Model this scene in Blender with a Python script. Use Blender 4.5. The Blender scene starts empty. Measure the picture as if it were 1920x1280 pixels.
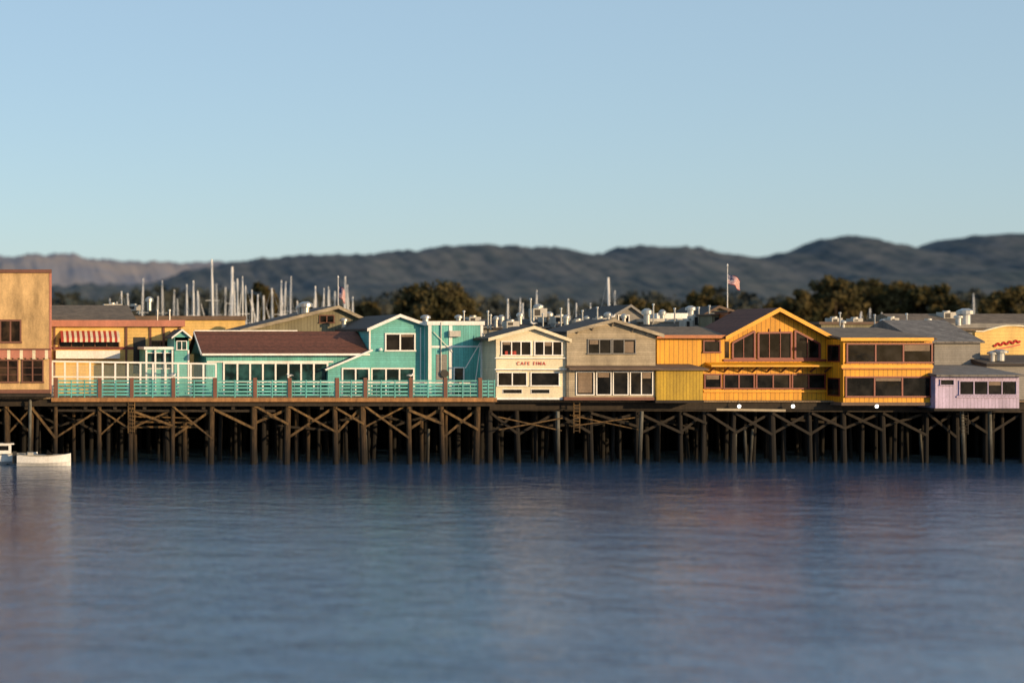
import bpy, math, random
from mathutils import Vector
random.seed(7)
D=150.0; F=3300.0; CX=-48.0; EYE=10.5; PV=960+22*CX
def sc(y): return F/(D+y)
def X(p,y=0): return CX+(p-PV)/sc(y)
def Z(p,y=0): return EYE+(640-p)/sc(y)
scene=bpy.context.scene
# ------------------------------------------------------------ materials
M={}
def nodes(name):
    m=bpy.data.materials.new(name); m.use_nodes=True
    nt=m.node_tree; b=nt.nodes['Principled BSDF']
    return m,nt,b
def mth(nt,op,a,b=None,c=None):
    n=nt.nodes.new('ShaderNodeMath'); n.operation=op
    for i,v in enumerate((a,b,c)):
        if v is None: continue
        if isinstance(v,(int,float)): n.inputs[i].default_value=v
        else: nt.links.new(v,n.inputs[i])
    return n.outputs[0]
def mat(name,col,rough=0.7,planks=None,sp=0.2,var=0.25,line=0.45,nscale=0.5,dirt=0.35,metal=0,wet=False):
    m,nt,b=nodes(name); L=nt.links
    tc=nt.nodes.new('ShaderNodeTexCoord'); o=tc.outputs['Object']
    mp=nt.nodes.new('ShaderNodeMapping'); mp.inputs['Scale'].default_value=(1.6,1.6,0.5); L.new(o,mp.inputs[0])
    nz=nt.nodes.new('ShaderNodeTexNoise'); nz.inputs['Scale'].default_value=nscale; nz.inputs['Detail'].default_value=8; nz.inputs['Roughness'].default_value=0.65
    L.new(mp.outputs[0],nz.inputs['Vector'])
    n1=nt.nodes.new('ShaderNodeMapRange'); n1.inputs[1].default_value=0.3; n1.inputs[2].default_value=0.7; n1.inputs[3].default_value=1-dirt; n1.inputs[4].default_value=1.08
    L.new(nz.outputs[0],n1.inputs[0]); val=n1.outputs[0]
    nz2=nt.nodes.new('ShaderNodeTexNoise'); nz2.inputs['Scale'].default_value=7; nz2.inputs['Detail'].default_value=4; L.new(o,nz2.inputs['Vector'])
    val=mth(nt,'MULTIPLY',val,mth(nt,'MULTIPLY_ADD',nz2.outputs[0],0.5,0.75))
    if planks:
        sx=nt.nodes.new('ShaderNodeSeparateXYZ'); L.new(o,sx.inputs[0])
        co=sx.outputs['Z'] if planks=='h' else mth(nt,'ADD',sx.outputs['X'],sx.outputs['Y'])
        t=mth(nt,'DIVIDE',co,sp); fr=mth(nt,'FRACT',t); fl=mth(nt,'FLOOR',t)
        ln=mth(nt,'LESS_THAN',fr,0.14)
        wn=nt.nodes.new('ShaderNodeTexWhiteNoise'); wn.noise_dimensions='1D'; L.new(fl,wn.inputs['W'])
        pv=mth(nt,'MULTIPLY_ADD',wn.outputs['Value'],var,1-var*0.6)
        val=mth(nt,'MULTIPLY',val,pv)
        val=mth(nt,'MULTIPLY',val,mth(nt,'MULTIPLY_ADD',ln,-line,1.0))
        bp=nt.nodes.new('ShaderNodeBump'); bp.inputs['Distance'].default_value=0.02; bp.inputs['Strength'].default_value=0.6; bp.invert=True
        L.new(ln,bp.inputs['Height']); L.new(bp.outputs[0],b.inputs['Normal'])
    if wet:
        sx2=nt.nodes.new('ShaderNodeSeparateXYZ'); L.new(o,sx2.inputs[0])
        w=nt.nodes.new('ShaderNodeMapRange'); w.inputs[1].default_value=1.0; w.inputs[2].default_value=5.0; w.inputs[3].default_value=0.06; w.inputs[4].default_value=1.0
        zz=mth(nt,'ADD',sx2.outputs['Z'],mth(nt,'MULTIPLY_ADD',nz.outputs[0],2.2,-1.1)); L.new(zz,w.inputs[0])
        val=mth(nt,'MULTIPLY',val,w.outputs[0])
    vm=nt.nodes.new('ShaderNodeVectorMath'); vm.operation='SCALE'; vm.inputs[0].default_value=col[:3]; L.new(val,vm.inputs['Scale'])
    L.new(vm.outputs[0],b.inputs['Base Color'])
    b.inputs['Roughness'].default_value=rough; b.inputs['Metallic'].default_value=metal
    M[name]=m; return m
mat('teal',(0.13,0.50,0.46),0.6,'v',0.22,0.16,0.35,dirt=0.4)
mat('teal_h',(0.14,0.52,0.48),0.6,'h',0.2,0.16,0.35,dirt=0.4)
mat('teal_rail',(0.09,0.42,0.40),0.55,dirt=0.45)
mat('white',(0.80,0.79,0.76),0.5,dirt=0.2)
mat('cream',(0.78,0.70,0.50),0.6,'h',0.16,0.08,0.25,dirt=0.25)
mat('gray_wood',(0.45,0.38,0.27),0.8,'h',0.19,0.28,0.4,dirt=0.4)
mat('yellow',(0.80,0.37,0.012),0.6,'v',0.4,0.16,0.5,dirt=0.38)
mat('yellow_olive',(0.50,0.32,0.02),0.7,'v',0.28,0.2,0.5,dirt=0.45)
mat('yellow_trim',(0.82,0.38,0.015),0.55,dirt=0.25)
mat('red_trim',(0.20,0.03,0.018),0.5,dirt=0.3)
mat('orange_trim',(0.45,0.13,0.03),0.5,dirt=0.3)
mat('tan_stucco',(0.64,0.43,0.20),0.9,nscale=0.7,dirt=0.55)
mat('brown_trim',(0.17,0.07,0.045),0.7)
mat('pink_trim',(0.46,0.18,0.12),0.7)
mat('pale_yellow',(0.80,0.53,0.17),0.7,'h',0.3,0.05,0.15)
mat('lavender',(0.47,0.39,0.57),0.6,'v',0.3,0.1,0.35)
mat('roof_brown',(0.17,0.06,0.034),0.9,'h',0.14,0.35,0.45,nscale=2,dirt=0.5)
mat('roof_dark',(0.075,0.06,0.05),0.9,'h',0.14,0.3,0.3,nscale=2)
mat('roof_taupe',(0.20,0.15,0.10),0.9,'v',0.9,0.15,0.3,nscale=1.0,dirt=0.55)
mat('roof_gray',(0.20,0.185,0.17),0.85,'v',0.8,0.2,0.3,nscale=1.0,dirt=0.5)
mat('roof_edge',(0.15,0.10,0.07),0.8)
mat('olive_wall',(0.24,0.22,0.14),0.8,'v',0.3,0.15,0.3)
mat('gray_wall',(0.28,0.27,0.25),0.8,'h',0.2,0.15,0.3)
mat('galv',(0.5,0.5,0.48),0.4,metal=0.7)
mat('unit',(0.5,0.48,0.43),0.6)
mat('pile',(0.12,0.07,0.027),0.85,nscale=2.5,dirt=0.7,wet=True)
mat('pile_shaded',(0.018,0.013,0.009),0.85,nscale=2.5,dirt=0.6,wet=True)  # pile wood with the under-deck shade put into the colour
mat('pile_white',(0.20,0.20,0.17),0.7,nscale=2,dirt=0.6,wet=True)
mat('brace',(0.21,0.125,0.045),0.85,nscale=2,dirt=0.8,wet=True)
mat('brace_shaded',(0.032,0.023,0.015),0.85,nscale=2,dirt=0.7,wet=True)  # brace timber copy, darkened in colour to read as shaded
mat('deckwood',(0.24,0.17,0.10),0.85,'v',0.25,0.3,0.5)
mat('rim',(0.38,0.19,0.07),0.8,nscale=1.5,dirt=0.55)
mat('backing_black',(0.010,0.009,0.007),0.95,'v',0.3,0.4,0.6)  # near-black for the added walls that darken the underside
mat('awn_red',(0.42,0.05,0.035),0.8)
mat('sign_red',(0.5,0.03,0.02),0.5,dirt=0.1)
mat('flag_blue',(0.03,0.04,0.16),0.8)
mat('mast',(0.78,0.77,0.74),0.45,dirt=0.1)
mat('hull',(0.76,0.76,0.74),0.35,dirt=0.15)
mat('hull_blue',(0.05,0.09,0.2),0.4)
mat('trunk',(0.09,0.06,0.04),0.9)
mat('black',(0.015,0.015,0.015),0.6)
mat('blind',(0.26,0.19,0.13),0.8,'h',0.12,0.1,0.4)
mat('gull_white',(0.78,0.78,0.76),0.7,dirt=0.05); mat('gull_gray',(0.32,0.33,0.35),0.7,dirt=0.1); mat('gull_beak',(0.6,0.35,0.05),0.6)
def glass(name,col,r=0.04):
    m,nt,b=nodes(name); tc=nt.nodes.new('ShaderNodeTexCoord')
    nz=nt.nodes.new('ShaderNodeTexNoise'); nz.inputs['Scale'].default_value=0.9; nz.inputs['Detail'].default_value=5
    nt.links.new(tc.outputs['Object'],nz.inputs['Vector'])
    r1=nt.nodes.new('ShaderNodeValToRGB'); r1.color_ramp.elements[0].position=0.42; r1.color_ramp.elements[0].color=tuple(c*0.3 for c in col)+(1,)
    r1.color_ramp.elements[1].position=0.68; r1.color_ramp.elements[1].color=tuple(c*2.2 for c in col)+(1,)
    nt.links.new(nz.outputs[0],r1.inputs[0]); nt.links.new(r1.outputs[0],b.inputs['Base Color'])
    bp=nt.nodes.new('ShaderNodeBump'); bp.inputs['Strength'].default_value=0.08; bp.inputs['Distance'].default_value=0.05
    nt.links.new(nz.outputs[0],bp.inputs['Height']); nt.links.new(bp.outputs[0],b.inputs['Normal'])
    b.inputs['Roughness'].default_value=r; b.inputs['Specular IOR Level'].default_value=0.13
    M[name]=m
glass('glass',(0.010,0.009,0.008)); glass('glass_warm',(0.03,0.018,0.01)); glass('glass_teal',(0.012,0.04,0.04))
m,nt,b=nodes('screen_glass'); b.inputs['Base Color'].default_value=(0.5,0.65,0.65,1); b.inputs['Roughness'].default_value=0.05; b.inputs['Alpha'].default_value=0.07; M['screen_glass']=m
m,nt,b=nodes('lamp_glow'); b.inputs['Emission Color'].default_value=(1,0.95,0.85,1); b.inputs['Emission Strength'].default_value=6; M['lamp_glow']=m
def foliage(name,c0,c1,sc_=0.25):
    m,nt,b=nodes(name); tc=nt.nodes.new('ShaderNodeTexCoord')
    nz=nt.nodes.new('ShaderNodeTexNoise'); nz.inputs['Scale'].default_value=sc_; nz.inputs['Detail'].default_value=6
    nt.links.new(tc.outputs['Object'],nz.inputs['Vector'])
    r=nt.nodes.new('ShaderNodeValToRGB'); r.color_ramp.elements[0].position=0.38; r.color_ramp.elements[0].color=c0+(1,)
    r.color_ramp.elements[1].position=0.62; r.color_ramp.elements[1].color=c1+(1,)
    nt.links.new(nz.outputs[0],r.inputs[0]); nt.links.new(r.outputs[0],b.inputs['Base Color'])
    b.inputs['Roughness'].default_value=0.9; b.inputs['Specular IOR Level'].default_value=0.1; M[name]=m
foliage('leaf',(0.035,0.036,0.016),(0.11,0.085,0.036))
foliage('leaf_far_hazy',(0.030,0.042,0.045),(0.065,0.068,0.058),0.08)  # far leaves, bluish haze mixed into the colour
foliage('hill_hazy',(0.050,0.070,0.085),(0.105,0.115,0.125),0.05)  # hill colours include the blue haze of distance
foliage('hill_far_hazy',(0.17,0.19,0.24),(0.28,0.25,0.24),0.005)  # farthest range, palest, haze put into its colours
foliage('hill_front_hazy',(0.045,0.066,0.078),(0.095,0.105,0.110),0.06)  # front ridge, haze tint mixed into the colours
foliage('land',(0.04,0.045,0.03),(0.09,0.08,0.05),0.05)
# ------------------------------------------------------------ mesh groups
def link(o): scene.collection.objects.link(o)
class G:
    def __init__(s,name): s.name=name; s.p={}
    def add(s,part,m,vs,fs):
        v,f=s.p.setdefault((part,m),([],[])); n=len(v); v.extend(vs); f.extend([tuple(i+n for i in q) for q in fs])
    def box(s,part,m,x0,x1,y0,y1,z0,z1):
        if x0>x1:x0,x1=x1,x0
        if y0>y1:y0,y1=y1,y0
        if z0>z1:z0,z1=z1,z0
        s.add(part,m,[(x0,y0,z0),(x1,y0,z0),(x1,y1,z0),(x0,y1,z0),(x0,y0,z1),(x1,y0,z1),(x1,y1,z1),(x0,y1,z1)],
          [(3,2,1,0),(4,5,6,7),(0,1,5,4),(1,2,6,5),(2,3,7,6),(3,0,4,7)])
    def pb(s,part,m,a,b_,c,d,yf,dep): s.box(part,m,X(a,yf),X(b_,yf),yf,yf+dep,Z(d,yf),Z(c,yf))
    def prism(s,part,m,pts,y0,y1):
        n=len(pts)
        ar=sum(pts[i][0]*pts[(i+1)%n][1]-pts[(i+1)%n][0]*pts[i][1] for i in range(n))
        if ar<0: pts=pts[::-1]
        s.add(part,m,[(x,y0,z) for x,z in pts]+[(x,y1,z) for x,z in pts],
          [tuple(range(n)),tuple(range(2*n-1,n-1,-1))]+[((i+1)%n,i,i+n,(i+1)%n+n) for i in range(n)])
    def prismx(s,part,m,pts,x0,x1):
        n=len(pts)
        ar=sum(pts[i][0]*pts[(i+1)%n][1]-pts[(i+1)%n][0]*pts[i][1] for i in range(n))
        if ar<0: pts=pts[::-1]
        s.add(part,m,[(x1,y,z) for y,z in pts]+[(x0,y,z) for y,z in pts],
          [tuple(range(n)),tuple(range(2*n-1,n-1,-1))]+[((i+1)%n,i,i+n,(i+1)%n+n) for i in range(n)])
    def cyl(s,part,m,p0,p1,r0,r1=None,n=10):
        r1=r0 if r1 is None else r1
        p0=Vector(p0);p1=Vector(p1);d=(p1-p0).normalized()
        u=d.cross(Vector((0,0,1)) if abs(d.z)<0.9 else Vector((1,0,0))).normalized(); w=d.cross(u)
        vs=[]
        for p,r in ((p0,r0),(p1,r1)):
            for i in range(n):
                a=2*math.pi*i/n; vs.append(tuple(p+u*math.cos(a)*r+w*math.sin(a)*r))
        s.add(part,m,vs,[(i,(i+1)%n,(i+1)%n+n,i+n) for i in range(n)]+[tuple(range(n-1,-1,-1)),tuple(range(n,2*n))])
    def beam(s,part,m,p0,p1,w,h):
        p0=Vector(p0);p1=Vector(p1);d=(p1-p0).normalized()
        u=d.cross(Vector((0,1,0)) if abs(d.y)<0.9 else Vector((1,0,0))).normalized(); v=d.cross(u).normalized()
        vs=[]
        for p in (p0,p1):
            for a,b_ in ((-1,-1),(1,-1),(1,1),(-1,1)): vs.append(tuple(p+u*a*h/2+v*b_*w/2))
        s.add(part,m,vs,[(0,1,2,3),(7,6,5,4)]+[((i+1)%4,i,i+4,(i+1)%4+4) for i in range(4)])
    def done(s,single=False):
        allv=[v for (vs,_) in s.p.values() for v in vs]
        cx=(min(v[0] for v in allv)+max(v[0] for v in allv))/2; cy=(min(v[1] for v in allv)+max(v[1] for v in allv))/2; cz=min(v[2] for v in allv)
        import bmesh
        def mk(nm,items,off=(0,0,0)):
            me=bpy.data.meshes.new(nm); V=[];Fs=[];mi=[]
            mats=[]
            for (pt,mm),(vs,fs) in items:
                if mm not in mats: mats.append(mm)
                n=len(V); V+= [(a-off[0],b_-off[1],c-off[2]) for a,b_,c in vs]; Fs+=[tuple(i+n for i in q) for q in fs]; mi+=[mats.index(mm)]*len(fs)
            me.from_pydata(V,[],Fs)
            for q in mats: me.materials.append(M[q])
            me.polygons.foreach_set('material_index',mi)
            bm=bmesh.new(); bm.from_mesh(me); bmesh.ops.recalc_face_normals(bm,faces=bm.faces); bm.to_mesh(me); bm.free()
            ob=bpy.data.objects.new(nm,me); link(ob); return ob
        e=bpy.data.objects.new(s.name,None); e.location=(cx,cy,cz); link(e)
        for k,v in s.p.items():
            o=mk(k[0],[(k,v)]); o.parent=e; o.location=(-cx,-cy,-cz)
        s.e=e; s.c=(cx,cy,cz); return e
def win(g,x0,x1,y0,y1,yf,n=1,fr='white',gl='glass',fw=0.09,rows=1,sill=True,pr=0.11):
    a,b_=X(x0,yf),X(x1,yf); z1,z0=Z(y0,yf),Z(y1,yf)
    for i in range(n):
        xa=a+(b_-a)*i/n; xb=a+(b_-a)*(i+1)/n; tl=random.uniform(-.006,.006)
        g.prismx('window_glass',gl,[(yf-0.03+tl,z0+.01),(yf+.015,z0+.01),(yf+.015,z1-.01),(yf-0.03-tl,z1-.01)],xa+.01,xb-.01)
        if gl=='glass' and random.random()<0.18 and z1-z0>0.7:
            g.box('blinds','blind',xa+.1,xb-.1,yf-.05,yf-.04,z1-(z1-z0)*random.uniform(.15,.4),z1-.02)
    yo=yf-pr
    g.box('window_frames',fr,a-fw,b_+fw,yo,yf+0.02,z1,z1+fw)
    g.box('window_frames',fr,a-fw-(0.05 if sill else 0),b_+fw+(0.05 if sill else 0),yo-(0.06 if sill else 0),yf+0.02,z0-fw,z0)
    g.box('window_frames',fr,a-fw,a,yo,yf+0.02,z0,z1); g.box('window_frames',fr,b_,b_+fw,yo,yf+0.02,z0,z1)
    for i in range(1,n):
        xm=a+(b_-a)*i/n; g.box('window_frames',fr,xm-fw/2,xm+fw/2,yo+0.02,yf+0.02,z0,z1)
    for i in range(1,rows):
        zm=z0+(z1-z0)*i/rows; g.box('window_frames',fr,a,b_,yo+0.04,yf-0.052,zm-0.02,zm+0.02)
def gable(g,Lp,Pp,Rp,wl,wr,base,yf,dep,wall,roof,trim,over=0.5,t=0.16,tt=0.24):
    L=(X(Lp[0],yf),Z(Lp[1],yf));P=(X(Pp[0],yf),Z(Pp[1],yf));R=(X(Rp[0],yf),Z(Rp[1],yf))
    def zr(x): 
        return L[1]+(P[1]-L[1])*(x-L[0])/(P[0]-L[0]) if x<P[0] else R[1]+(P[1]-R[1])*(x-R[0])/(P[0]-R[0])
    a,b_=X(wl,yf),X(wr,yf); zb=Z(base,yf)
    g.prism('walls',wall,[(a,zb),(b_,zb),(b_,zr(b_)-t+0.04),(P[0],P[1]-t+0.04),(a,zr(a)-t+0.04)],yf,yf+dep)
    for A in (L,R):
        g.prism('roof',roof,[A,P,(P[0],P[1]-t),(A[0],A[1]-t)],yf-over,yf+dep+0.3)
        g.prism('fascia',trim,[(A[0],A[1]+0.02),(P[0],P[1]+0.02),(P[0],P[1]-tt),(A[0],A[1]-tt)],yf-over-0.06,yf-over-0.003)
# ------------------------------------------------------------ water / land / hills
def plane(name,x0,x1,y0,y1,z,m):
    me=bpy.data.meshes.new(name); me.from_pydata([(x0,y0,z),(x1,y0,z),(x1,y1,z),(x0,y1,z)],[],[(0,1,2,3)]); me.materials.append(m)
    o=bpy.data.objects.new(name,me); link(o); return o
m,nt,b=nodes('water'); L=nt.links
b.inputs['Base Color'].default_value=(0.035,0.085,0.17,1); b.inputs['IOR'].default_value=1.6
tc=nt.nodes.new('ShaderNodeTexCoord')
mp=nt.nodes.new('ShaderNodeMapping'); mp.inputs['Scale'].default_value=(0.7,1.0,1); mp.inputs['Rotation'].default_value=(0,0,0.25); L.new(tc.outputs['Object'],mp.inputs[0])
h=None
for s_,w_ in ((0.30,0.9),(1.2,0.55),(3.8,0.20)):
    nz=nt.nodes.new('ShaderNodeTexNoise'); nz.inputs['Scale'].default_value=s_; nz.inputs['Detail'].default_value=3; nz.inputs['Distortion'].default_value=0.4; L.new(mp.outputs[0],nz.inputs['Vector'])
    v=mth(nt,'MULTIPLY',nz.outputs[0],w_); h=v if h is None else mth(nt,'ADD',h,v)
pz=nt.nodes.new('ShaderNodeTexNoise'); pz.inputs['Scale'].default_value=0.07; pz.inputs['Detail'].default_value=4; L.new(mp.outputs[0],pz.inputs['Vector'])
bp=nt.nodes.new('ShaderNodeBump'); bp.inputs['Distance'].default_value=0.25
st=nt.nodes.new('ShaderNodeMapRange'); st.inputs[1].default_value=0.35; st.inputs[2].default_value=0.65; st.inputs[3].default_value=0.5; st.inputs[4].default_value=1.0
L.new(pz.outputs[0],st.inputs[0]); L.new(st.outputs[0],bp.inputs['Strength']); L.new(h,bp.inputs['Height']); L.new(bp.outputs[0],b.inputs['Normal'])
b.inputs['Roughness'].default_value=0.14; M['water']=m
plane('harbor_water',-6000,6000,-600,9000,0,m)
from mathutils import noise
def interp(tab,x):
    if x<=tab[0][0]: return tab[0][1]
    for (a,b1),(c,d1) in zip(tab,tab[1:]):
        if x<=c:
            t=(x-a)/(c-a); t=t*t*(3-2*t); return b1+(d1-b1)*t
    return tab[-1][1]
def hills(name,yr,depth,prof,m,amp,px0=-500,px1=2500,nx=620,ny=40):
    vs=[];fs=[]
    for j in range(ny):
        v=j/(ny-1); y=yr-depth+depth*1.6*v; env=min(1,v/0.625)**1.5 if v<=0.625 else math.cos((v-0.625)/0.375*math.pi/2)
        for i in range(nx):
            p=px0+(px1-px0)*i/(nx-1); x=X(p,yr); zr=Z(interp(prof,p),yr)
            n_=noise.fractal(Vector((x/90,y/90,0)),0.8,2.1,5)*amp*(0.25+0.6*env)+noise.noise(Vector((x/14,y/30,3)))*amp*0.35+noise.noise(Vector((x/5,y/16,9)))*amp*0.42
            ridge=noise.fractal(Vector((x/220,y/500,7)),1,2,3)*zr*0.2*(1-env)*env*4
            vs.append((x,y,max(0.2,zr*env+n_+ridge)))
    for j in range(ny-1):
        for i in range(nx-1):
            a=j*nx+i; fs.append((a,a+1,a+nx+1,a+nx))
    me=bpy.data.meshes.new(name); me.from_pydata(vs,[],fs); me.materials.append(M[m])
    for q in me.polygons: q.use_smooth=True
    o=bpy.data.objects.new(name,me); link(o)
main=[(-500,545),(0,545),(250,530),(400,505),(450,494),(500,484),(600,477),(700,474),(780,463),(850,455),(900,452),(950,458),(1050,466),(1120,479),(1200,463),(1300,466),(1400,476),(1440,486),(1500,472),(1560,451),(1620,443),(1680,456),(1730,472),(1780,454),(1850,438),(1920,434),(2100,432),(2500,470)]
far=[(-500,470),(0,479),(110,474),(200,485),(330,491),(400,488),(470,492),(700,500),(2500,500)]
front=[(-500,540),(200,540),(500,545),(800,530),(1100,525),(1300,512),(1500,530),(1700,515),(1900,505),(2500,490)]
hills('hills',2000,900,main,'hill_hazy',6.5)
hills('hills',4200,1500,far,'hill_far_hazy',10)
hills('hills',1150,400,front,'hill_front_hazy',5)
plane('land',-3000,4000,185,8000,1.2,M['land'])
# ------------------------------------------------------------ foliage
def leaf_mesh(vs,fs,c,rad,n,size):
    for _ in range(n):
        while True:
            p=Vector((random.uniform(-1,1),random.uniform(-1,1),random.uniform(-1,1)))
            if 0.15<p.length<1: break
        p=Vector((c[0]+p.x*rad[0],c[1]+p.y*rad[1],c[2]+p.z*rad[2]))
        u=Vector((random.gauss(0,1),random.gauss(0,1),random.gauss(0,1))).normalized()
        w=u.cross(Vector((random.gauss(0,1),random.gauss(0,1),random.gauss(0,1)))).normalized()
        s=size*random.uniform(0.5,1.2); n0=len(vs)
        vs+= [tuple(p-u*s),tuple(p+w*s*0.6),tuple(p+u*s),tuple(p-w*s*0.6)]; fs.append((n0,n0+1,n0+2,n0+3))
def tree(name,pxc,pytop,wpx,y,ground=1.2,clumps=60,per=55,leaf=0.45,low=0.3):
    x=X(pxc,y); zt=Z(pytop,y); w=wpx/sc(y)/2; H=zt-ground
    g=G(name)
    g.cyl('trunk','trunk',(x,y,ground-0.3),(x+0.3,y,ground+H*0.45),H*0.035,H*0.02,8)
    vs=[];fs=[]
    for k in range(clumps):
        while True:
            q=Vector((random.uniform(-1,1),random.uniform(-1,1),random.uniform(-1,1)))
            if 0.5<q.length<1: break
        zz=ground+H*low+(H*(1-low))*0.5*(1+q.z*0.95); c=(x+q.x*w*0.88,y+q.y*w*0.88,zz)
        r=random.uniform(0.13,0.24)*w*1.15
        leaf_mesh(vs,fs,c,(r,r,r*0.7),per,leaf)
        if k%4==0: g.cyl('limbs','trunk',(x+0.2,y,ground+H*random.uniform(0.2,0.42)),c,H*0.012,H*0.004,5)
    g.add('foliage','leaf',vs,fs); return g.done()
tree('oak_tree',815,529,170,200,clumps=230,per=90,low=0.25,leaf=0.5)
for a in ((490,530,75,230),(1215,566,60,230),(1325,536,95,240),(1250,556,60,235),(1505,544,80,250),(1568,514,115,255),(1632,520,110,262),(1690,526,100,258),(1745,526,100,250),(1895,536,125,240),(1850,558,60,235),(690,564,70,220),(1190,554,60,260),(575,558,60,225),(1790,554,80,262),(1450,566,70,262),(1540,550,80,258)):
    tree('broadleaf_tree',*a,clumps=100,per=60,leaf=0.65)
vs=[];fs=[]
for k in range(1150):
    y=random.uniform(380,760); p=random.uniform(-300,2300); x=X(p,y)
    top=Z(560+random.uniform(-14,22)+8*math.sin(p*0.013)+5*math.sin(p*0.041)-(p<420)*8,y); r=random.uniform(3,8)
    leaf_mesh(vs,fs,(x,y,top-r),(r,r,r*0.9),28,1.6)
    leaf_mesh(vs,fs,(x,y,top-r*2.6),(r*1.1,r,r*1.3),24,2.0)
me=bpy.data.meshes.new('distant_trees'); me.from_pydata(vs,[],fs); me.materials.append(M['leaf_far_hazy']); link(bpy.data.objects.new('distant_trees',me))
# ------------------------------------------------------------ wharf structure
g=G('wooden_wharf')
zd=Z(745,0)
xl,xr=X(-120),X(2050)
g.box('deck','deckwood',xl,X(931),0.0,48,zd-0.12,zd)
g.box('deck','deckwood',X(931)+0.002,xr,1.6,48,zd-0.45,zd-0.33)
g.box('rim_board','rim',X(96),X(931),-0.12,-0.003,zd-0.36,zd-0.02)
g.box('stringers','brace_shaded',xl,X(931),0.35,0.6,zd-0.75,zd-0.125)
g.box('stringers','brace_shaded',X(931),xr,1.9,2.2,zd-1.1,zd-0.455)
pl=[-60,10,60,105,187,247,325,403,478,543,632,685,770,835,900,]
pr=[935,985,1058,1125,1215,1300,1345,1400,1470,1545,1610,1680,1765,1820,1880,1950]
def pile(p,y,r,m,zt):
    x=X(p,0)+random.uniform(-.15,.15); g.cyl('piles',m,(x+random.uniform(-.22,.22),y+random.uniform(-.2,.2),-1),(x,y,zt),r*1.1,r*0.95,10)
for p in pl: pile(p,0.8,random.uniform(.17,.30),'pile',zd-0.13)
for p in pr: pile(p,2.4,random.uniform(.17,.27),'pile_shaded',zd-0.46)
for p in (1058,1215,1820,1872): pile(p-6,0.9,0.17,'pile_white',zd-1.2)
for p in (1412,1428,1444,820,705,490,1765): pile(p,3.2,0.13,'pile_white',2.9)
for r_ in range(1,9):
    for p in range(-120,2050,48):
        if random.random()<0.9: pile(p+random.uniform(-16,16)+r_*9,0.8+r_*3.6,random.uniform(.15,.24),'pile' if (r_<2 and p<930 and random.random()<.5) else 'pile_shaded',zd-0.5)
def br(p0,z0,p1,z1,y,m,w=0.22):
    g.beam('cross_braces',m,(X(p0,0),y,Z(z0,0)),(X(p1,0),y,Z(z1,0)),0.09,w)
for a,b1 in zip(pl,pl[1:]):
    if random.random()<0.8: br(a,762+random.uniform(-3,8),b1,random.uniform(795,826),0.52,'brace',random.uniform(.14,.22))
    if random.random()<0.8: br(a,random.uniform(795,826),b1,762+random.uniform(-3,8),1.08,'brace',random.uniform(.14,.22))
    if random.random()<0.5: br(a-10,random.uniform(795,818),b1+12,random.uniform(770,830),3.9,'brace_shaded',0.2)
    if random.random()<0.5: br(a-10,766,b1+12,random.uniform(790,830),4.1,'brace_shaded',0.2)
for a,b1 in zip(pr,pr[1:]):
    if random.random()<0.9: br(a,776,b1,random.uniform(795,822),2.1,'brace_shaded')
    if random.random()<0.9: br(a,random.uniform(800,822),b1,778,2.7,'brace_shaded')
    if random.random()<0.6: br(a-10,random.uniform(790,815),b1+12,random.uniform(790,815),5,'brace_shaded')
br(97,757,931,759,0.5,'brace',0.24); br(97,770,520,771,0.95,'brace_shaded',0.2)
br(931,768,2000,772,2.15,'brace_shaded',0.3)
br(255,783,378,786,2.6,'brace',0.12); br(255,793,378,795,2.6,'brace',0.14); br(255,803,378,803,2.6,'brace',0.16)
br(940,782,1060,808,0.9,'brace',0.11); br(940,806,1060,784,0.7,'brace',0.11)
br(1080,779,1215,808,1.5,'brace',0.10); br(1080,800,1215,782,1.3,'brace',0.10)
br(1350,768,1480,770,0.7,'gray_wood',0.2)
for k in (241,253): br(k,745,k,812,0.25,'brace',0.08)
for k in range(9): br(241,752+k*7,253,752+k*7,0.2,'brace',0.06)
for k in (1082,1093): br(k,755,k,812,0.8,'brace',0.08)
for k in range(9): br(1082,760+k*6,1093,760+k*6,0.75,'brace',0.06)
for k in (1813,1825): br(k,765,k,815,0.8,'brace_shaded',0.08)
for k in range(8): br(1813,768+k*6,1825,768+k*6,0.75,'brace_shaded',0.06)
for k in range(40):
    x=xl+(xr-xl)*k/39; g.box('cap_beams','brace_shaded',x,x+0.3,0.7 if x<X(931) else 2.3,45,zd-1.05,zd-0.76 if x<X(931) else zd-1.15+0.3)
g.box('added_backing','backing_black',xl,xr,33,33.4,-1,zd-0.46)  # added walls at back and sides, closing off daylight under the deck
g.box('added_backing','backing_black',xl,xl+0.3,3,33,-1,zd-0.46); g.box('added_backing','backing_black',xr-0.3,xr,3,33,-1,zd-0.46)
g.done()
# railing
g=G('deck_railing')
mp_=[97,105,187,247,325,403,478,543,632,685,770,835,900,931]
for p in mp_[1:-1]: g.box('main_posts','brown_trim',X(p)-0.16,X(p)+0.16,-0.1,0.22,zd,Z(708))
for a,b1 in zip(mp_,mp_[1:]):
    if b1-a<10: continue
    x0,x1=X(a)+0.17,X(b1)-0.17
    for zc,hh in ((714,0.1),(720.5,0.15),(727,0.15),(733.5,0.15),(740,0.14)): 
        dz=random.uniform(-.02,.02); g.box('rails','teal_rail',x0,x1,0.02,0.1,Z(zc)-hh/2*1.1+dz,Z(zc)+hh/2*1.1+dz)
    n=max(2,int((x1-x0)/1.1))
    for i in range(n+1):
        xm=x0+(x1-x0)*i/n; g.box('posts','teal_rail',xm-0.05,xm+0.05,-0.03,0.018,zd,Z(712))
g.done()
g=G('glass_windscreen')
y=2.2
for i in range(14):
    p=98+i*23.6; g.box('posts','white',X(p,y)-0.08,X(p,y)+0.08,y-0.06,y+0.06,zd,Z(679+i*0.35,y))
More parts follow.
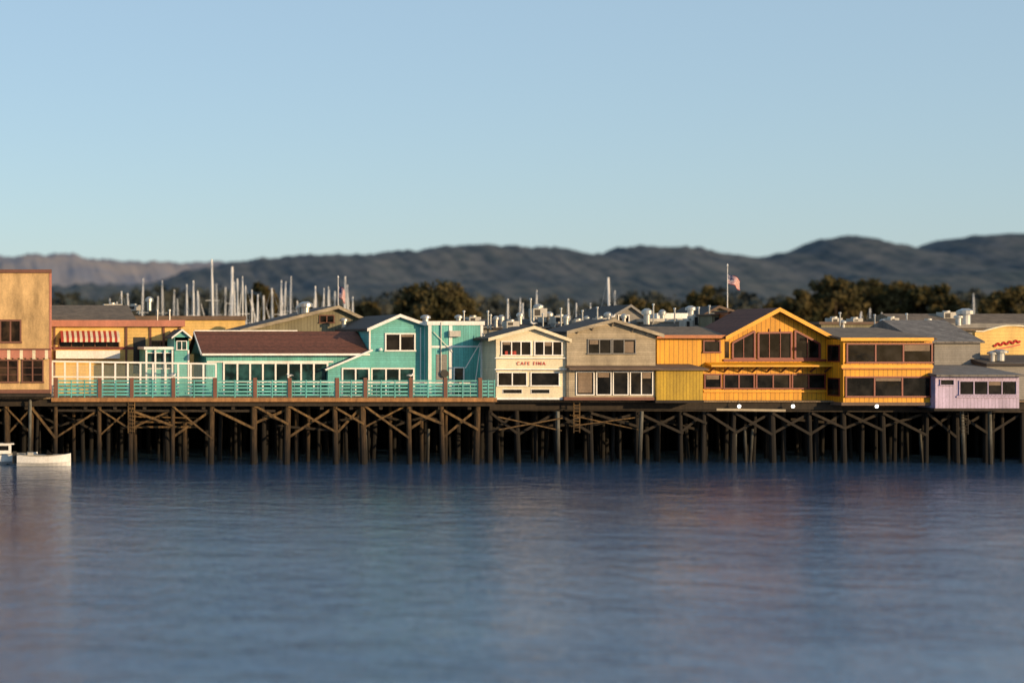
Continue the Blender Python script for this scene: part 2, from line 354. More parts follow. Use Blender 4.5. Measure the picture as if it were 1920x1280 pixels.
g.beam('top_rail','white',(X(97,y),y,Z(677,y)),(X(406,y),y,Z(682,y)),0.14,0.15)
g.beam('mid_rail','white',(X(97,y),y-0.07,Z(706,y)),(X(406,y),y-0.07,Z(708,y)),0.06,0.12)
g.pb('panes','screen_glass',98,405,684,740,y+0.0,0.01)
g.beam('top_rail','white',(X(406,y),y,Z(715,y)),(X(928,y),y,Z(718,y)),0.06,0.09)
for i in range(24):
    p=420+i*22; g.box('posts','white',X(p,y)-0.025,X(p,y)+0.025,y-0.03,y+0.03,zd,Z(717,y))
g.done()
# ------------------------------------------------------------ left stucco building
g=G('stucco_building'); y=-1.6
g.pb('walls','tan_stucco',-140,93,511,735,y,14)
g.pb('parapet','brown_trim',-145,97,505,511.5,y-0.15,14.3)
g.pb('corner_trim','pink_trim',92.5,97,512,735,y-0.04,0.4)
win(g,2,37,602,640,y,2,'brown_trim','glass_warm',0.14); win(g,-80,-45,602,640,y,2,'brown_trim','glass_warm',0.14)
for i in range(20):
    p=-140+i*11.8; g.pb('striped_valance','cream' if i%2 else 'pink_trim',p,p+5.9,656,673,y-0.22,0.2); g.pb('striped_valance','pink_trim',p+5.95,p+11.75,656,671,y-0.22,0.19)
g.pb('valance_rail','brown_trim',-140,95,653,656,y-0.3,0.4)
for a,b1 in ((-70,-35),(-2,32),(43,79)): win(g,a,b1,676,715,y,2,'brown_trim','glass_warm',0.12,rows=3)
g.pb('base_shadow_strip','brown_trim',-142,95,730,737,y-0.08,0.3)  # brown strip put in for the shadow line at the wall foot
g.pb('floor_beam','brace_shaded',-142,96,738,744,y-0.02,13)
g.done()
# ------------------------------------------------------------ yellow/pink shop behind left
g=G('awning_shop_building'); y=12
g.pb('walls','pale_yellow',60,345,610,760,y,12)
g.pb('fascia','pink_trim',58,347,600,612,y-0.5,13)
g.pb('trim_band','red_trim',97,250,650,655,y-0.06,0.1)
g.prismx('roof','roof_taupe',[(y-0.4,Z(600,y)),(y+7,Z(572,y+7)),(y+13,Z(600,y)),(y-0.4,Z(602,y))],X(60,y),X(255,y))
win(g,112,222,636,650,y,5,'brown_trim','glass')
za,zb=Z(620,y),Z(641,y)
n=22; 
for i in range(n):
    x0=X(113+110*i/n,y); x1=X(113+110*(i+1)/n,y)
    g.prismx('awning','awn_red' if i%2==0 else 'cream',[(y-0.05,za),(y-1.2,zb+0.35),(y-1.2,zb),(y-1.16,zb),(y-1.16,zb+0.3),(y-0.05,za-0.08)],x0,x1-0.002)
g.pb('balcony','white',105,225,657,672,y-0.9,0.85)
g.pb('doorway','black',250,273,632,700,y-0.04,0.1)
for p in (100,235,280,305,335): g.pb('columns','brown_trim',p,p+4,612,740,y-0.15,0.14)
win(g,284,332,640,672,y,3,'brown_trim','glass_warm')
g.done()
# ------------------------------------------------------------ turquoise restaurant
g=G('turquoise_restaurant'); y=5
xe=X(690,y)
g.box('walls','teal',X(387,y),xe,y,y+8,zd,Z(664,y))
ye,yr_=y-0.6,y+4.2; ze,zrg=Z(662,ye),Z(621,yr_)
xl_=X(385,ye)
g.prismx('roof','roof_brown',[(ye,ze),(yr_,zrg),(yr_,zrg-0.2),(ye,ze-0.15)],xl_-0.3,xe)
g.prismx('roof','roof_brown',[(yr_+0.001,zrg),(yr_+5,ze),(yr_+5,ze-0.15),(yr_+0.001,zrg-0.2)],xl_-0.3,xe)
g.prismx('walls','teal_h',[(y,ze-0.1),(yr_,zrg-0.15),(y+8.4,ze-0.1)],xl_,xl_+0.1)
g.box('gutter','white',xl_-0.3,xe,ye-0.12,ye-0.003,ze-0.2,ze-0.02)
g.beam('ridge_trim','white',(xl_-0.3,yr_,zrg+0.05),(xl_+9,yr_,zrg+0.05),0.3,0.1)
g.beam('rake_trim','white',(xl_-0.36,ye,ze-0.1),(xl_-0.36,yr_,zrg-0.1),0.08,0.22)
win(g,421,612,682,741,y,8,'white','glass_teal',0.15,sill=False)
g.pb('wall_band','white',388,625,676.5,679.5,y-0.05,0.06)
# entry pavilion
y2=6.5
g.pb('pavilion_walls','teal_h',273,326,655,745,y2,5); g.pb('pavilion_cap','white',270,329,650,655,y2-0.2,5.4)
g.pb('tower_walls','teal_h',327,354,632,745,y2-0.3,5)
gable(g,(321,632),(341,617),(359,632),328,353,640,y2-0.3,5,'teal_h','roof_dark','white',0.3,0.12,0.16)
for p in (273,290,308,322,352): g.pb('corner_trim','white',p,p+3,656,745,y2-0.38,0.3)
win(g,332,349,640,655,y2-0.3,2,'white','glass_teal',0.07)
win(g,276,322,662,690,y2,3,'white','glass_teal',0.07)
# gable hall
gable(g,(686,616),(748,589),(804,609),692,799,745,y,12,'teal_h','roof_dark','white',0.45,0.18,0.26)
g.pb('corner_trim','white',692,695,617,656,y-0.05,0.06); g.pb('corner_trim','white',796,800,612,745,y-0.05,0.06)
win(g,724,776,627,656,y,2,'white','glass',0.13)
xw=X(692,y)
g.box('window_frames','white',xw-0.08,xw+0.01,11.2,12.9,Z(652,12),Z(628,12)); g.box('window_glass','glass',xw-0.1,xw-0.081,11.35,12.75,Z(650,12),Z(630,12))
# lean-to
y3=y-0.02
pts=[(X(612,y3),zd),(X(692,y3)-0.003,zd),(X(692,y3)-0.003,Z(658,y3)),(X(636,y3),Z(682,y3)),(X(612,y3),Z(692,y3))]
g.prism('leanto_walls','teal_h',pts,y3-0.6,y3+5)
g.beam('leanto_roof','white',(X(606,y3),y3-0.8,Z(693,y3)),(X(694,y3),y3-0.8,Z(656,y3)),0.3,0.16)
g.prism('leanto_roof_sheet','roof_brown',[(X(606,y3),Z(692,y3)),(X(692,y3)-0.01,Z(655.5,y3)),(X(692,y3)-0.01,Z(658,y3)),(X(606,y3),Z(694,y3))],y3-0.65,y3+3.2)
win(g,643,690,692,741,y3-0.6,2,'white','glass_teal',0.13,sill=False)
win(g,698,774,692,741,y,3,'white','glass_teal',0.13,sill=False)
g.cyl('wall_lamp','white',(X(712,y),y-0.3,Z(652,y)),(X(712,y),y-0.3,Z(657,y)),0.1,0.2)
g.cyl('downspout','white',(X(788,y),y-0.1,Z(614,y)),(X(788,y),y-0.1,zd),0.05)
g.done()
g=G('turquoise_annex_building'); y=3.9
g.pb('walls','teal',803,906,608,745,y,9)
g.pb('parapet','white',801,909,602,609.5,y-0.12,9.2)
for a,b1 in ((803,809),(842,848),(901,906)): g.pb('trim','white',a,b1,610,742,y-0.06,0.05)
g.pb('trim','white',809.2,841.8,648,652,y-0.05,0.04)
g.pb('trim','white',848.2,900.8,648,651,y-0.05,0.04)
win(g,852,868,690,741,y,1,'white','glass_teal',0.1,sill=False)
g.pb('door','gray_wall',818,838,664,742,y-0.05,0.045)
g.pb('cabinet','unit',843,864,620,631,y-0.5,0.43)
g.beam('stair_rail','white',(X(904,y),y-0.7,Z(628,y)),(X(868,y),y-0.7,Z(690,y)),0.05,0.07)
g.beam('stair_rail','white',(X(899,y),y-0.7,Z(626,y)),(X(884,y),y-0.7,Z(735,y)),0.05,0.07)
g.cyl('pipe','galv',(X(826,y),y-0.12,Z(604,y)),(X(826,y),y-0.12,Z(700,y)),0.06); g.beam('pipe','galv',(X(812,y),y-0.15,Z(622,y)),(X(848,y),y-0.15,Z(660,y)),0.05,0.05)
g.cyl('mooring_wheel','black',(X(832,y),y-0.2,Z(700,y)),(X(832,y),y-0.3,Z(700,y)),0.35)
g.done()
# ------------------------------------------------------------ cafe
g=G('cafe_building'); y=0
gable(g,(912,634),(998,611),(1068,636),930,1061,746,y,5,'cream','roof_dark','cream',0.5,0.16,0.26)
g.pb('floor_beam','white',928,1062,745,749,y-0.06,5)
g.pb('bottom_panel','cream',980,1061,691,695,y-0.08,0.07)
win(g,941,994,641,665,y,3,'white','glass',0.09); win(g,1003,1052,641,665,y,3,'white','glass',0.09)
win(g,934,986,699,722,y,2,'white','glass',0.09); win(g,996,1047,699,722,y,1,'white','glass',0.09)
win(g,943,978,730,737,y,1,'white','glass',0.04,sill=False,pr=.05); win(g,996,1030,730,737,y,1,'white','glass',0.04,sill=False,pr=.05)
g.pb('mid_ledge','white',928,1063,670,672,y-0.2,0.19); g.pb('mid_ledge','white',928,1062.5,691,693,y-0.35,0.26)
for p in (947,957,963): g.pb('red_chairs','awn_red',p,p+5,658,665,y-0.06,0.02)
g.done()
def text(parent,s,px,py,hpx,y,m,wpx):
    c=bpy.data.curves.new('lettering','FONT'); c.body=s; c.align_x='CENTER'; c.align_y='CENTER'; c.size=1; c.extrude=0.02; c.offset=0.003; c.space_character=1.35; c.space_word=1.3
    o=bpy.data.objects.new('lettering',c); link(o); c.materials.append(M[m]); bpy.context.view_layer.update()
    k=(wpx/sc(y))/o.dimensions.x; c.size=k; c.extrude=0.02
    o.rotation_euler=(math.pi/2,0,0); o.parent=parent.e
    o.location=(X(px,y)-parent.c[0],y-parent.c[1],Z(py,y)-parent.c[2]); 
text(g,'CAFE FINA',996,681.5,6,-0.06,'sign_red',54)
# ------------------------------------------------------------ gray building
g=G('gray_wooden_building'); y=-0.35
gable(g,(1058,621),(1147,598),(1240,627),1063,1229,746,y,6,'gray_wood','roof_dark','gray_wood',0.6,0.16,0.26)
g.pb('floor_beam','brown_trim',1058,1232,744,750,y-0.1,6)
win(g,1103,1144,637,662,y,2,'gray_wall','glass',0.08); win(g,1149,1190,637,662,y,2,'gray_wall','glass',0.08)
g.pb('blinds','blind',1171,1188,640,661,y-0.062,0.01)
g.prismx('porch_roof','roof_edge',[(y-1.0,Z(690,y)),(y,Z(685,y)),(y,Z(688,y)),(y-1.0,Z(693,y))],X(1060,y),X(1236,y))
win(g,1081,1112,698,739,y,1,'white','glass',0.08,sill=False); win(g,1119,1144,698,739,y,1,'white','glass',0.08,sill=False)
win(g,1150,1176,698,739,y,1,'white','glass',0.08,sill=False); win(g,1182,1222,698,739,y,2,'white','glass',0.08,sill=False)
g.pb('blinds','blind',1084,1110,706,736,y-0.062,0.01)
for p,q in ((1082,616),(1110,610),(1147,603),(1185,613),(1212,620)):
    g.beam('brackets','gray_wood',(X(p,y),y-0.5,Z(q,y)),(X(p,y),y-0.02,Z(q+9,y)),0.08,0.1)
g.pb('posts','gray_wood',1066,1070,693,744,y-0.08,0.07)
g.done()
# ------------------------------------------------------------ yellow buildings
g=G('yellow_restaurant'); y=3.0
g.pb('walls','yellow',1232,1358,630,752,y,8)
g.prismx('roof','roof_taupe',[(y-0.6,Z(631,y)),(y+5,Z(612,y+5)),(y+8,Z(625,y+8)),(y-0.6,Z(634,y))],X(1232,y),X(1362,y))
g.pb('fascia','orange_trim',1232,1362,628,634,y-0.68,0.07)
win(g,1320,1348,640,659,y,1,'red_trim','glass',0.11)
win(g,1322,1350,703,726,y,1,'red_trim','glass',0.11)
gable(g,(1352,631),(1453,577),(1560,634),1358,1553,756,y,7,'yellow','roof_brown','yellow_trim',0.9,0.22,0.34)
def zroof(p):
    return 631+(577-631)*(p-1352)/101 if p<1453 else 577+(634-577)*(p-1453)/107
def tw(a,b1,off,bot):
    top=lambda p: zroof(p)+off
    pts=[(a,bot),(b1,bot),(b1,top(b1)),(a,top(a))]
    if a<1453<b1: pts=[(a,bot),(b1,bot),(b1,max(616,top(b1))),(a,max(616,top(a)))]
    w=[(X(p,y),Z(q,y)) for p,q in pts]
    g.prism('window_glass','glass',w,y-0.04,y+0.01)
    for i in range(4):
        p0,p1=w[i],w[(i+1)%4]; g.beam('window_frames','red_trim',(p0[0],y-0.07,p0[1]),(p1[0],y-0.07,p1[1]),0.13+0.003*i,0.16)
    k=3 if b1-a>50 else 2
    for i in range(1,k):
        xm=X(a+(b1-a)*i/k,y); zt=Z(max(616,top(a+(b1-a)*i/k)) if a<1453<b1 else top(a+(b1-a)*i/k),y); g.box('window_frames','red_trim',xm-0.03,xm+0.03,y-0.1,y-0.041,Z(bot,y),zt)
g.pb('window_frames','red_trim',1357,1552,673,677,y-0.16,0.155)
tw(1373,1414,23,672); tw(1421,1483,30,672); tw(1490,1536,23,672)
g.pb('window_glass','glass_warm',1360,1367,640,671,y-0.04,0.035)
g.prismx('porch_roof','yellow_trim',[(y-1.3,Z(684,y)),(y,Z(679,y)),(y,Z(684,y)),(y-1.3,Z(687,y))],X(1322,y),X(1553,y))
for p in range(1330,1552,27): g.beam('brackets','brown_trim',(X(p,y),y-1.1,Z(687,y)),(X(p,y),y-0.02,Z(697,y)),0.1,0.12)
for a,b1 in ((1358,1412),(1419,1479),(1486,1545)): win(g,a,b1,703,727,y,2,'red_trim','glass',0.11)
g.pb('sill_band','yellow_trim',1320,1552,732,735,y-0.2,0.195)
g.pb('floor_beam','roof_edge',1320,1553,751,758,y-0.2,8)
yz=-0.6
g.pb('shed_walls','yellow_olive',1230.5,1318,692,750,yz,3.55)
g.prismx('shed_roof','roof_edge',[(yz-0.35,Z(691,yz)),(yz+3.58,Z(683,yz)),(yz+3.58,Z(686,yz)),(yz-0.35,Z(694,yz))],X(1227,yz),X(1326,yz))
g.pb('shed_beam','brace_shaded',1229,1320,750,755,yz-0.05,3.5)
yb=0.0
g.pb('block_walls','yellow',1581,1748,636,756,yb,8)
g.prismx('block_roof','roof_taupe',[(yb-0.6,Z(634,yb)),(yb+9,Z(614,yb+9)),(yb+9,Z(620,yb+9)),(yb-0.6,Z(637,yb))],X(1578,yb),X(1750,yb))
g.pb('block_fascia','yellow_trim',1577,1751,633,639,yb-0.68,0.07)
win(g,1589,1745,646,678,yb,3,'red_trim','glass',0.13); win(g,1587,1743,708,742,yb,3,'red_trim','glass',0.13)
g.pb('block_band','yellow_trim',1578,1750,684,690,yb-0.35,0.34); g.pb('block_band','orange_trim',1579,1749,690.3,692,yb-0.28,0.27)
xw=X(1581,yb)
for zt,zb_ in ((646,678),(708,742)):
    g.box('window_frames','red_trim',xw-0.06,xw+0.01,0.5,2.6,Z(zb_,1.5),Z(zt,1.5)); g.box('window_glass','glass',xw-0.08,xw-0.061,0.65,2.45,Z(zb_-2,1.5),Z(zt+2,1.5))
g.pb('floor_beam','roof_edge',1578,1750,754,760,yb-0.1,8)
g.done()
def hut(name,a,b1,t,bt,y,wall,dep=3):
    g=G(name); g.pb('walls',wall,a,b1,t+3,bt,y,dep); g.pb('cap','roof_edge',a-2,b1+2,t,t+3,y-0.2,dep+.4); g.pb('opening','black',a+(b1-a)*.2,b1-(b1-a)*.2,t+7,bt-5,y-0.03,0.05); g.done()
hut('roof_dormer',1366,1396,582,622,11,'orange_trim'); hut('roof_dormer',1335,1362,588,622,13,'olive_wall')
# ------------------------------------------------------------ lavender building
g=G('lavender_building'); y=-0.8
g.pb('walls','lavender',1754,1911,703,765,y,7)
g.prismx('roof','roof_gray',[(y-0.5,Z(702,y)),(y+7,Z(684,y+7)),(y+7,Z(687,y+7)),(y-0.5,Z(706,y))],X(1750,y),X(1915,y))
win(g,1763,1787,712,721,y,1,'lavender','glass',0.06); win(g,1799,1904,715,739,y,4,'lavender','glass',0.08)
g.pb('trim','lavender',1794,1909,742,745,y-0.12,0.11)
g.pb('skirt','brace_shaded',1752,1913,765,770,y,6)
g.done()
g=G('gray_shed_building'); y=7
g.pb('walls','gray_wall',1752,1838,640,760,y,8)
g.prismx('roof','roof_gray',[(y-0.4,Z(640,y)),(y+6,Z(600,y+6)),(y+11,Z(630,y+6)),(y-0.4,Z(643,y))],X(1720,y),X(1842,y))
g.done()
g=G('gray_shed_building'); y=5
g.pb('walls','gray_wall',1850,2010,680,760,y,5)
g.prismx('roof','roof_dark',[(y-0.4,Z(682,y)),(y+4,Z(665,y+4)),(y+6,Z(670,y+4)),(y-0.4,Z(685,y))],X(1845,y),X(2020,y))
g.done()
g=G('sign_shop_building'); y=12
pts=[(X(1828,y),Z(760,y)),(X(1968,y),Z(760,y)),(X(1968,y),Z(622,y))]
for i in range(20,-1,-1):
    p=1828+140*i/20; pts.append((X(p,y),Z(621-11*math.sin(math.pi*min(1,max(0,(i-2)/16))),y)))
g.prism('false_front','pale_yellow',pts,y,y+0.4)
g.pb('walls','gray_wall',1830,1966,640,760,y+0.42,10)
for i in range(20):
    p0=pts[3+i];p1=pts[4+i]; g.beam('cornice','cream',(p0[0],y-0.05,p0[1]),(p1[0],y-0.05,p1[1]),0.25,0.12)
prev=None
for i in range(41):
    t=i/40; p=1862+50*t; q=647-8*t+2.4*math.sin(t*math.pi*9); cur=(X(p,y),y-0.06,Z(q,y))
    if prev: g.cyl('sign_mark','sign_red',prev,cur,0.09,n=6)
    prev=cur
g.beam('sign_mark','sign_red',(X(1868,y),y-0.06,Z(655,y)),(X(1912,y),y-0.06,Z(646,y)),0.06,0.1)
g.done()
g=G('long_gray_building'); y=24
g.pb('walls','gray_wall',1716,2040,606,760,y,10)
g.prismx('roof','roof_taupe',[(y-0.6,Z(617,y)),(y+6,Z(588,y+6)),(y+12,Z(612,y+6)),(y-0.6,Z(620,y))],X(1712,y),X(2045,y)); g.done()
g=G('olive_gable_building'); y=18
gable(g,(448,618),(632,573),(690,600),460,682,760,y,10,'olive_wall','roof_dark','gray_wood',0.6,0.2,0.3)
win(g,600,625,592,604,y,2,'brown_trim'); g.done()
g=G('dark_roof_building'); y=20
g.pb('walls','gray_wall',905,1060,612,760,y,9); g.prismx('roof','roof_dark',[(y-0.4,Z(615,y)),(y+5,Z(598,y+5)),(y+10,Z(612,y+5)),(y-0.4,Z(617,y))],X(900,y),X(1064,y)); g.done()
g=G('slate_gable_building'); y=22
gable(g,(1105,615),(1180,571),(1215,596),1112,1212,760,y,9,'gray_wall','roof_dark','gray_wall',0.4); win(g,1160,1178,592,604,y,1); g.done()
g=G('low_roof_building'); y=19
g.pb('walls','gray_wall',1222,1350,600,760,y,9); g.pb('parapet','unit',1218,1352,597,603,y-0.2,9.4)
g.pb('rooftop_screen','white',1232,1290,587,597,y+2,2); g.done()
g=G('dark_hip_building'); y=26
gable(g,(1310,592),(1345,573),(1400,590),1318,1392,760,y,8,'olive_wall','roof_dark','roof_edge',0.4); g.done()
g=G('low_roof_building'); y=22
g.pb('walls','olive_wall',1540,1700,608,760,y,9); g.pb('parapet','roof_edge',1536,1704,603,608,y-0.2,9.4); g.done()
g=G('low_roof_building'); y=26
g.pb('walls','gray_wall',655,905,606,760,y,9); g.pb('parapet','roof_edge',652,908,601,606,y-0.2,9.4); g.done()
g=G('low_roof_building'); y=30
g.pb('walls','pale_yellow',100,460,600,760,y,9); g.pb('parapet','roof_edge',96,462,592,600,y-0.2,9.4); g.done()
def vent(p,t,bt,y,r=0.35):
    g=G('roof_vent'); x=X(p,y); a,b1=Z(t,y),Z(bt,y); h_=a-b1
    g.cyl('duct','galv',(x,y,b1-0.4),(x,y,b1+h_*0.55),r*0.6,n=14); g.cyl('hood','galv',(x,y,b1+h_*0.5),(x,y,b1+h_*0.8),r,r,n=14); g.cyl('cap','galv',(x,y,b1+h_*0.8),(x,y,a),r*0.95,r*0.35,n=14); g.done()
def acu(p,t,bt,w,y):
    g=G('air_conditioner_unit'); a=X(p,y);b1=a+w/sc(y); z1,z0=Z(t,y),Z(bt,y)
    g.box('cabinet','unit',a,b1,y,y+1.4,z0,z1)
    g.box('grille','black',a+0.12,a+(b1-a)*.5,y-0.02,y-0.002,z0+.12,z1-.12)
    g.cyl('fan_ring','galv',((a+b1)/2,y+0.7,z1),((a+b1)/2,y+0.7,z1+0.15),0.35,n=14)
    for x in (a+.05,b1-.13): g.box('legs','galv',x,x+.08,y+.1,y+1.3,z0-0.4,z0)
    g.done()
for v in ((573,565,586,20,.7),(562,572,588,21,.4),(1810,578,600,12,.75),(1797,590,602,12,.4),(1295,573,590,22,.5),(1213,578,600,16,.5),(1010,570,585,22,.5),(798,590,604,10,.45),(1874,655,668,6,.7),(1860,658,670,6,.4),(930,592,606,20,.3),(1062,590,604,18,.35),(645,596,608,16,.4),(1580,600,612,22,.35),(280,556,575,30,.4),(1140,585,600,20,.4),(1100,592,606,20,.3),(975,586,600,21,.35),(1655,598,610,24,.3),(1242,580,600,21,.35),(1170,588,604,16,.3),(1030,584,602,22,.4),(940,590,610,22,.35),(860,590,603,28,.4),(720,592,603,28,.35)): vent(*v)
for v in ((195,570,580,34,32),(240,572,582,24,32),(1000,578,594,26,21),(1040,592,606,30,19),(1300,592,612,22,16),(1285,600,616,16,16),(1335,590,604,20,18),(950,602,612,24,14),(880,594,606,22,24),(1735,600,612,26,22),(1560,596,606,20,24),(600,596,606,20,19),(1770,585,598,24,28),(1078,600,610,20,18),(1018,590,604,20,22),(1120,596,608,18,18),(1600,597,604,18,25),(1670,596,603,16,25)): acu(*v)
for p,t,bt in ((295,583,601),(318,583,601),(915,585,610),(920,592,612),(1700,590,606),(1265,580,600),(1018,590,606),(1120,578,600),(1575,588,606),(1330,575,600),(995,562,600),(1052,580,606),(1092,584,606),(1225,572,600),(1310,578,600),(870,585,606),(1640,592,606)):
    g=G('roof_pipe'); g.cyl('pipe','galv',(X(p,16),16,Z(bt+6,16)),(X(p,16),16,Z(t,16)),0.07); g.cyl('cowl','galv',(X(p,16),16,Z(t,16)),(X(p,16),16,Z(t,16)+0.15),0.13,0.1); g.done()
# gulls perched on posts and ridges
def gull(x,y,z,d=1):
    g=G('seagull'); n=8
    def ell(part,m,c,r):
        vs=[];fs=[]
        for i in range(7):
            th=math.pi*i/6
            for j in range(n):
                ph=2*math.pi*j/n; vs.append((c[0]+r[0]*math.cos(th),c[1]+r[1]*math.sin(th)*math.cos(ph),c[2]+r[2]*math.sin(th)*math.sin(ph)+0.0))
        for i in range(6):
            for j in range(n): fs.append((i*n+j,i*n+(j+1)%n,(i+1)*n+(j+1)%n,(i+1)*n+j))
        g.add(part,m,vs,fs)
    ell('body','gull_white',(x,y,z+.2),(.2,.09,.09)); ell('head','gull_white',(x+d*.17,y,z+.33),(.065,.05,.05))
    g.cyl('neck','gull_white',(x+d*.12,y,z+.22),(x+d*.17,y,z+.33),.06,.045,8)
    ell('wings','gull_gray',(x-d*.06,y,z+.23),(.22,.096,.07)); g.cyl('beak','gull_beak',(x+d*.22,y,z+.33),(x+d*.3,y,z+.31),.018,.005,5)
    g.cyl('tail','gull_gray',(x-d*.2,y,z+.22),(x-d*.34,y,z+.19),.05,.02,6)
    for k in (-.03,.03): g.cyl('legs','gull_beak',(x,y+k,z),(x,y+k,z+.14),.01,n=5)
    g.done()
for p,d in ((325,1),(543,-1),(770,1)): gull(X(p),0.05,Z(708),d)
gull(X(998),-0.3,Z(611)+0.02,-1); gull(X(1147,-.35),-0.6,Z(598,-.35)+0.02,1)
# ------------------------------------------------------------ flags
def flag(p,t,bt,y,fl,fh,sag):
    g=G('american_flag'); x=X(p,y); zt=Z(t,y)
    g.cyl('flagpole','mast',(x,y,Z(bt,y)),(x,y,zt),0.06,0.03); g.cyl('finial','mast',(x,y,zt),(x,y,zt+0.2),0.1,0.02)
    z0=zt-(15/sc(y)); n=10
    for s_ in range(13):
        for i in range(n):
            def pt(u,v): return (x+0.06+u*fl*0.8,y+0.25*math.sin(u*7+v*2),z0-v*fh-sag*u**1.3-0.06*math.sin(u*9))
            can=(s_<7 and i<4); m_='flag_blue' if can else ('sign_red' if s_%2==0 else 'white')
            g.add('cloth',m_,[pt(i/n,s_/13),pt((i+1)/n,s_/13),pt((i+1)/n,(s_+1)/13),pt(i/n,(s_+1)/13)],[(0,1,2,3)])
    for a in range(5):
        for b1 in range(3):
            u=(a+.5)/5*.4; v=(b1+.6)/3*.5; c=(x+0.06+u*fl*.8,y+0.25*math.sin(u*7+v*2)-0.02,z0-v*fh-sag*u**1.3-0.06*math.sin(u*9))
            g.add('stars','white',[(c[0]-.03,c[1],c[2]-.03),(c[0]+.03,c[1],c[2]-.03),(c[0],c[1],c[2]+.04)],[(0,1,2)])
    g.done()
flag(1364,498,620,30,1.6,0.95,0.75); flag(634,520,620,32,0.9,1.2,0.7)
# ------------------------------------------------------------ boats
def hull(g,x,y,Ln,W,H,m,z0=-0.3,part='hull',ang=0):
    ns=12; secs=[]
    ca,sa=math.cos(ang),math.sin(ang)
    for i in range(ns+1):
        t=i/ns; w=W/2*(math.sin(math.pi*min(1,0.22+0.78*t)))**0.7 if t<1 else 0.02
        sh=H*(1+0.25*(t-0.4)**2*3)
        ring=[(w,sh),(w*0.85,sh*0.45),(w*0.25,0.0),(-w*0.25,0.0),(-w*0.85,sh*0.45),(-w,sh)]
        secs.append([(x+(t-.5)*Ln*ca-yy*sa,y+(t-.5)*Ln*sa+yy*ca,z0+zz) for yy,zz in ring])
    vs=[v for s_ in secs for v in s_]; fs=[]
    for i in range(ns):
        for j in range(6):
            a=i*6+j;b1=i*6+(j+1)%6; fs.append((a,b1,b1+6,a+6))
    fs.append(tuple(range(6))); fs.append(tuple(range(ns*6+5,ns*6-1,-1)))
    g.add(part,m,vs,fs)
def sailboat(p,t,y,tilt=0,thick=0.09):
    g=G('sailboat'); x=X(p,y); zt=Z(t,y); Ln=random.uniform(8,12); an=random.choice((1.45,1.7,-1.5,0.2))
    hull(g,x,y,Ln,Ln*0.3,1.5,'hull' if random.random()<.8 else 'hull_blue',ang=an)
    ca,sa=math.cos(an),math.sin(an)
    hull(g,x,y,Ln*.45,Ln*0.17,0.6,'hull',z0=1.1,part='cabin',ang=an)
    top=(x+tilt,y,zt); g.cyl('mast','mast',(x,y,0.8),top,thick*1.1,thick*0.7,8)
    g.cyl('boom','mast',(x,y,2.6),(x-ca*Ln*.38,y-sa*Ln*.38,2.7),0.08,n=6)
    g.cyl('furled_sail','white',(x,y,2.8),(x-ca*Ln*.36,y-sa*Ln*.36,2.85),0.16,0.1,n=8)
    for k in (0.5,0.74):
        zz=0.8+(zt-.8)*k; g.cyl('spreaders','mast',(x+tilt*k-1*sa*0.9,y+ca*.9,zz),(x+tilt*k+sa*.9,y-ca*.9,zz),0.03,n=5)
    for e in ((ca*Ln*.48,sa*Ln*.48),(-ca*Ln*.48,-sa*Ln*.48),(-sa*1.3,ca*1.3),(sa*1.3,-ca*1.3)): g.cyl('stays','galv',(x+e[0],y+e[1],1.2),top,0.018,n=4)
    if random.random()<.35: g.cyl('furled_jib','white',(x+ca*Ln*.46,y+sa*Ln*.46,1.6),(x+tilt*.9+ca*Ln*.05,y+sa*Ln*.05,zt*.9),0.09,0.04,n=6)
    g.done()
for p,t in ((232,546),(247,550),(262,522),(290,555),(307,526),(322,543),(338,560),(352,533),(365,526),(372,545),(380,552),(403,486),(412,532),(421,538),(434,500),(445,528),(457,518),(449,522),(464,535),(473,543),(480,552),(498,554),(507,546),(515,540),(522,525),(528,528),(541,518),(552,558),(560,564),(585,548),(596,536),(603,540),(612,537),(620,543),(626,546),(645,518),(652,534),(660,556),(213,560),(218,566),(950,560),(972,558),(978,568),(1001,544),(1070,560),(1078,568),(1148,520),(1152,544),(1620,584),(1632,578),(1645,586),(1660,590),(1832,550),(1612,588),(1107,568)):
    y=random.uniform(62,130); sailboat(p,t,y,random.uniform(-.6,.6),{434:.24,1148:.22,403:.16}.get(p,random.uniform(.08,.13)))
def motorboat(p,y,Ln,cab):
    g=G('motorboat'); x=X(p,y); hull(g,x,y,Ln,1.9,0.95,'hull',z0=-0.15)
    hull(g,x,y,Ln*0.97,1.7,0.3,'unit',z0=0.62,part='deck')
    if cab:
        g.box('cabin','hull',x-Ln*.2,x+Ln*.12,y-.6,y+.6,.85,1.7); g.box('cabin_roof','white',x-Ln*.25,x+Ln*.16,y-.7,y+.7,1.702,1.8); g.box('cabin_window','glass',x-Ln*.16,x+Ln*.08,y-.62,y-.602,1.2,1.6)
    else:
        g.prism('windshield','glass',[(x+.2,.85),(x+.9,.85),(x+.35,1.35),(x+.25,1.35)],y-.6,y+.6); g.box('seat','unit',x-1.4,x-.9,y-.6,y+.6,.85,1.15)
    g.box('outboard_motor','black',x-Ln/2-.35,x-Ln/2+.02,y-.2,y+.2,0.2,1.2); g.done()
motorboat(82,-1.0,4.6,False); motorboat(5,1.0,6.0,True)
g=G('mooring_pole'); g.cyl('pole','pile_white',(X(57,-.9),-.9+1.5,-1),(X(57,-.9),-.9+.4,Z(752,-.9)),0.14); g.cyl('cap','galv',(X(57,-.9),-.5,Z(752,-.9)),(X(57,-.9),-.5,Z(752,-.9)+.15),0.16,0.03); g.done()
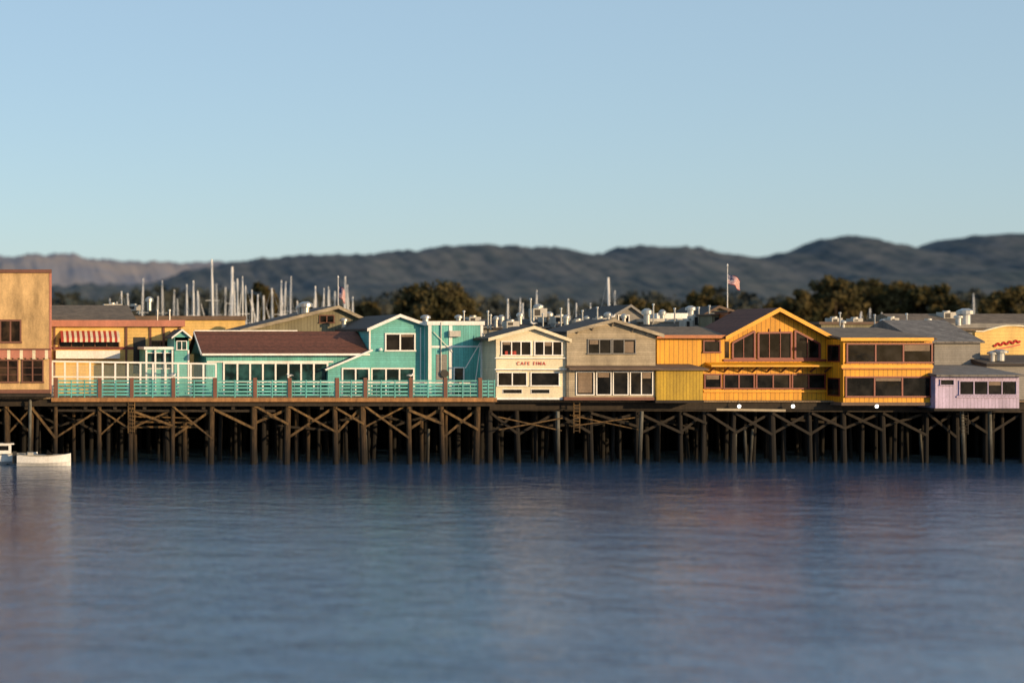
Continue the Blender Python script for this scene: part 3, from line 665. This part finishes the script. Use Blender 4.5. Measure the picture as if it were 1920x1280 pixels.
for p in (1386,1487,1644):
    y=0.9 if p<1600 else -0.15; g=G('flood_lamp'); x=X(p,y); z=Z(761.5,y)
    g.cyl('housing','galv',(x,y+.25,z+.05),(x,y,z),0.1,0.17,n=12); g.cyl('lens','lamp_glow',(x,y-.002,z),(x,y-.05,z-.01),0.15,0.12,n=12); g.cyl('bracket','black',(x,y+.2,z+.05),(x,y+.2,z+.5),0.03); g.done()
# ------------------------------------------------------------ light
EL=11; AZ=145
w=bpy.data.worlds.new('World'); scene.world=w; w.use_nodes=True; nt=w.node_tree
sky=nt.nodes.new('ShaderNodeTexSky'); sky.sky_type='NISHITA'; sky.sun_disc=False; sky.sun_elevation=math.radians(EL); sky.sun_rotation=math.radians(AZ)
sky.air_density=1.0; sky.dust_density=0.5; sky.ozone_density=2.6
mx=nt.nodes.new('ShaderNodeMix'); mx.data_type='RGBA'; mx.inputs['Factor'].default_value=0.5
nt.links.new(sky.outputs[0],mx.inputs['A']); mx.inputs['B'].default_value=(3.5,4.6,5.6,1)
nt.links.new(mx.outputs['Result'],nt.nodes['Background'].inputs[0]); nt.nodes['Background'].inputs[1].default_value=0.145
sd=bpy.data.lights.new('sun','SUN'); sd.energy=4.5; sd.angle=math.radians(0.5); sd.color=(1,0.68,0.36)
so=bpy.data.objects.new('sun',sd); link(so)
a=math.radians(AZ); e=math.radians(EL); dv=Vector((math.sin(a)*math.cos(e),math.cos(a)*math.cos(e),math.sin(e)))
so.rotation_euler=dv.to_track_quat('Z','Y').to_euler(); so.location=(40,-80,60)
cam=bpy.data.cameras.new('camera'); co=bpy.data.objects.new('camera',cam); link(co); scene.camera=co
co.location=(CX,-D,EYE); co.rotation_euler=(math.pi/2,0,0)
cam.sensor_width=36; cam.lens=F/1920*36; cam.shift_x=-CX*22/1920; cam.clip_end=20000; cam.clip_start=0.5
cam.dof.use_dof=True; cam.dof.focus_distance=D+3; cam.dof.aperture_fstop=0.125
scene.view_settings.view_transform='Standard'; scene.view_settings.look='None'; scene.view_settings.exposure=0
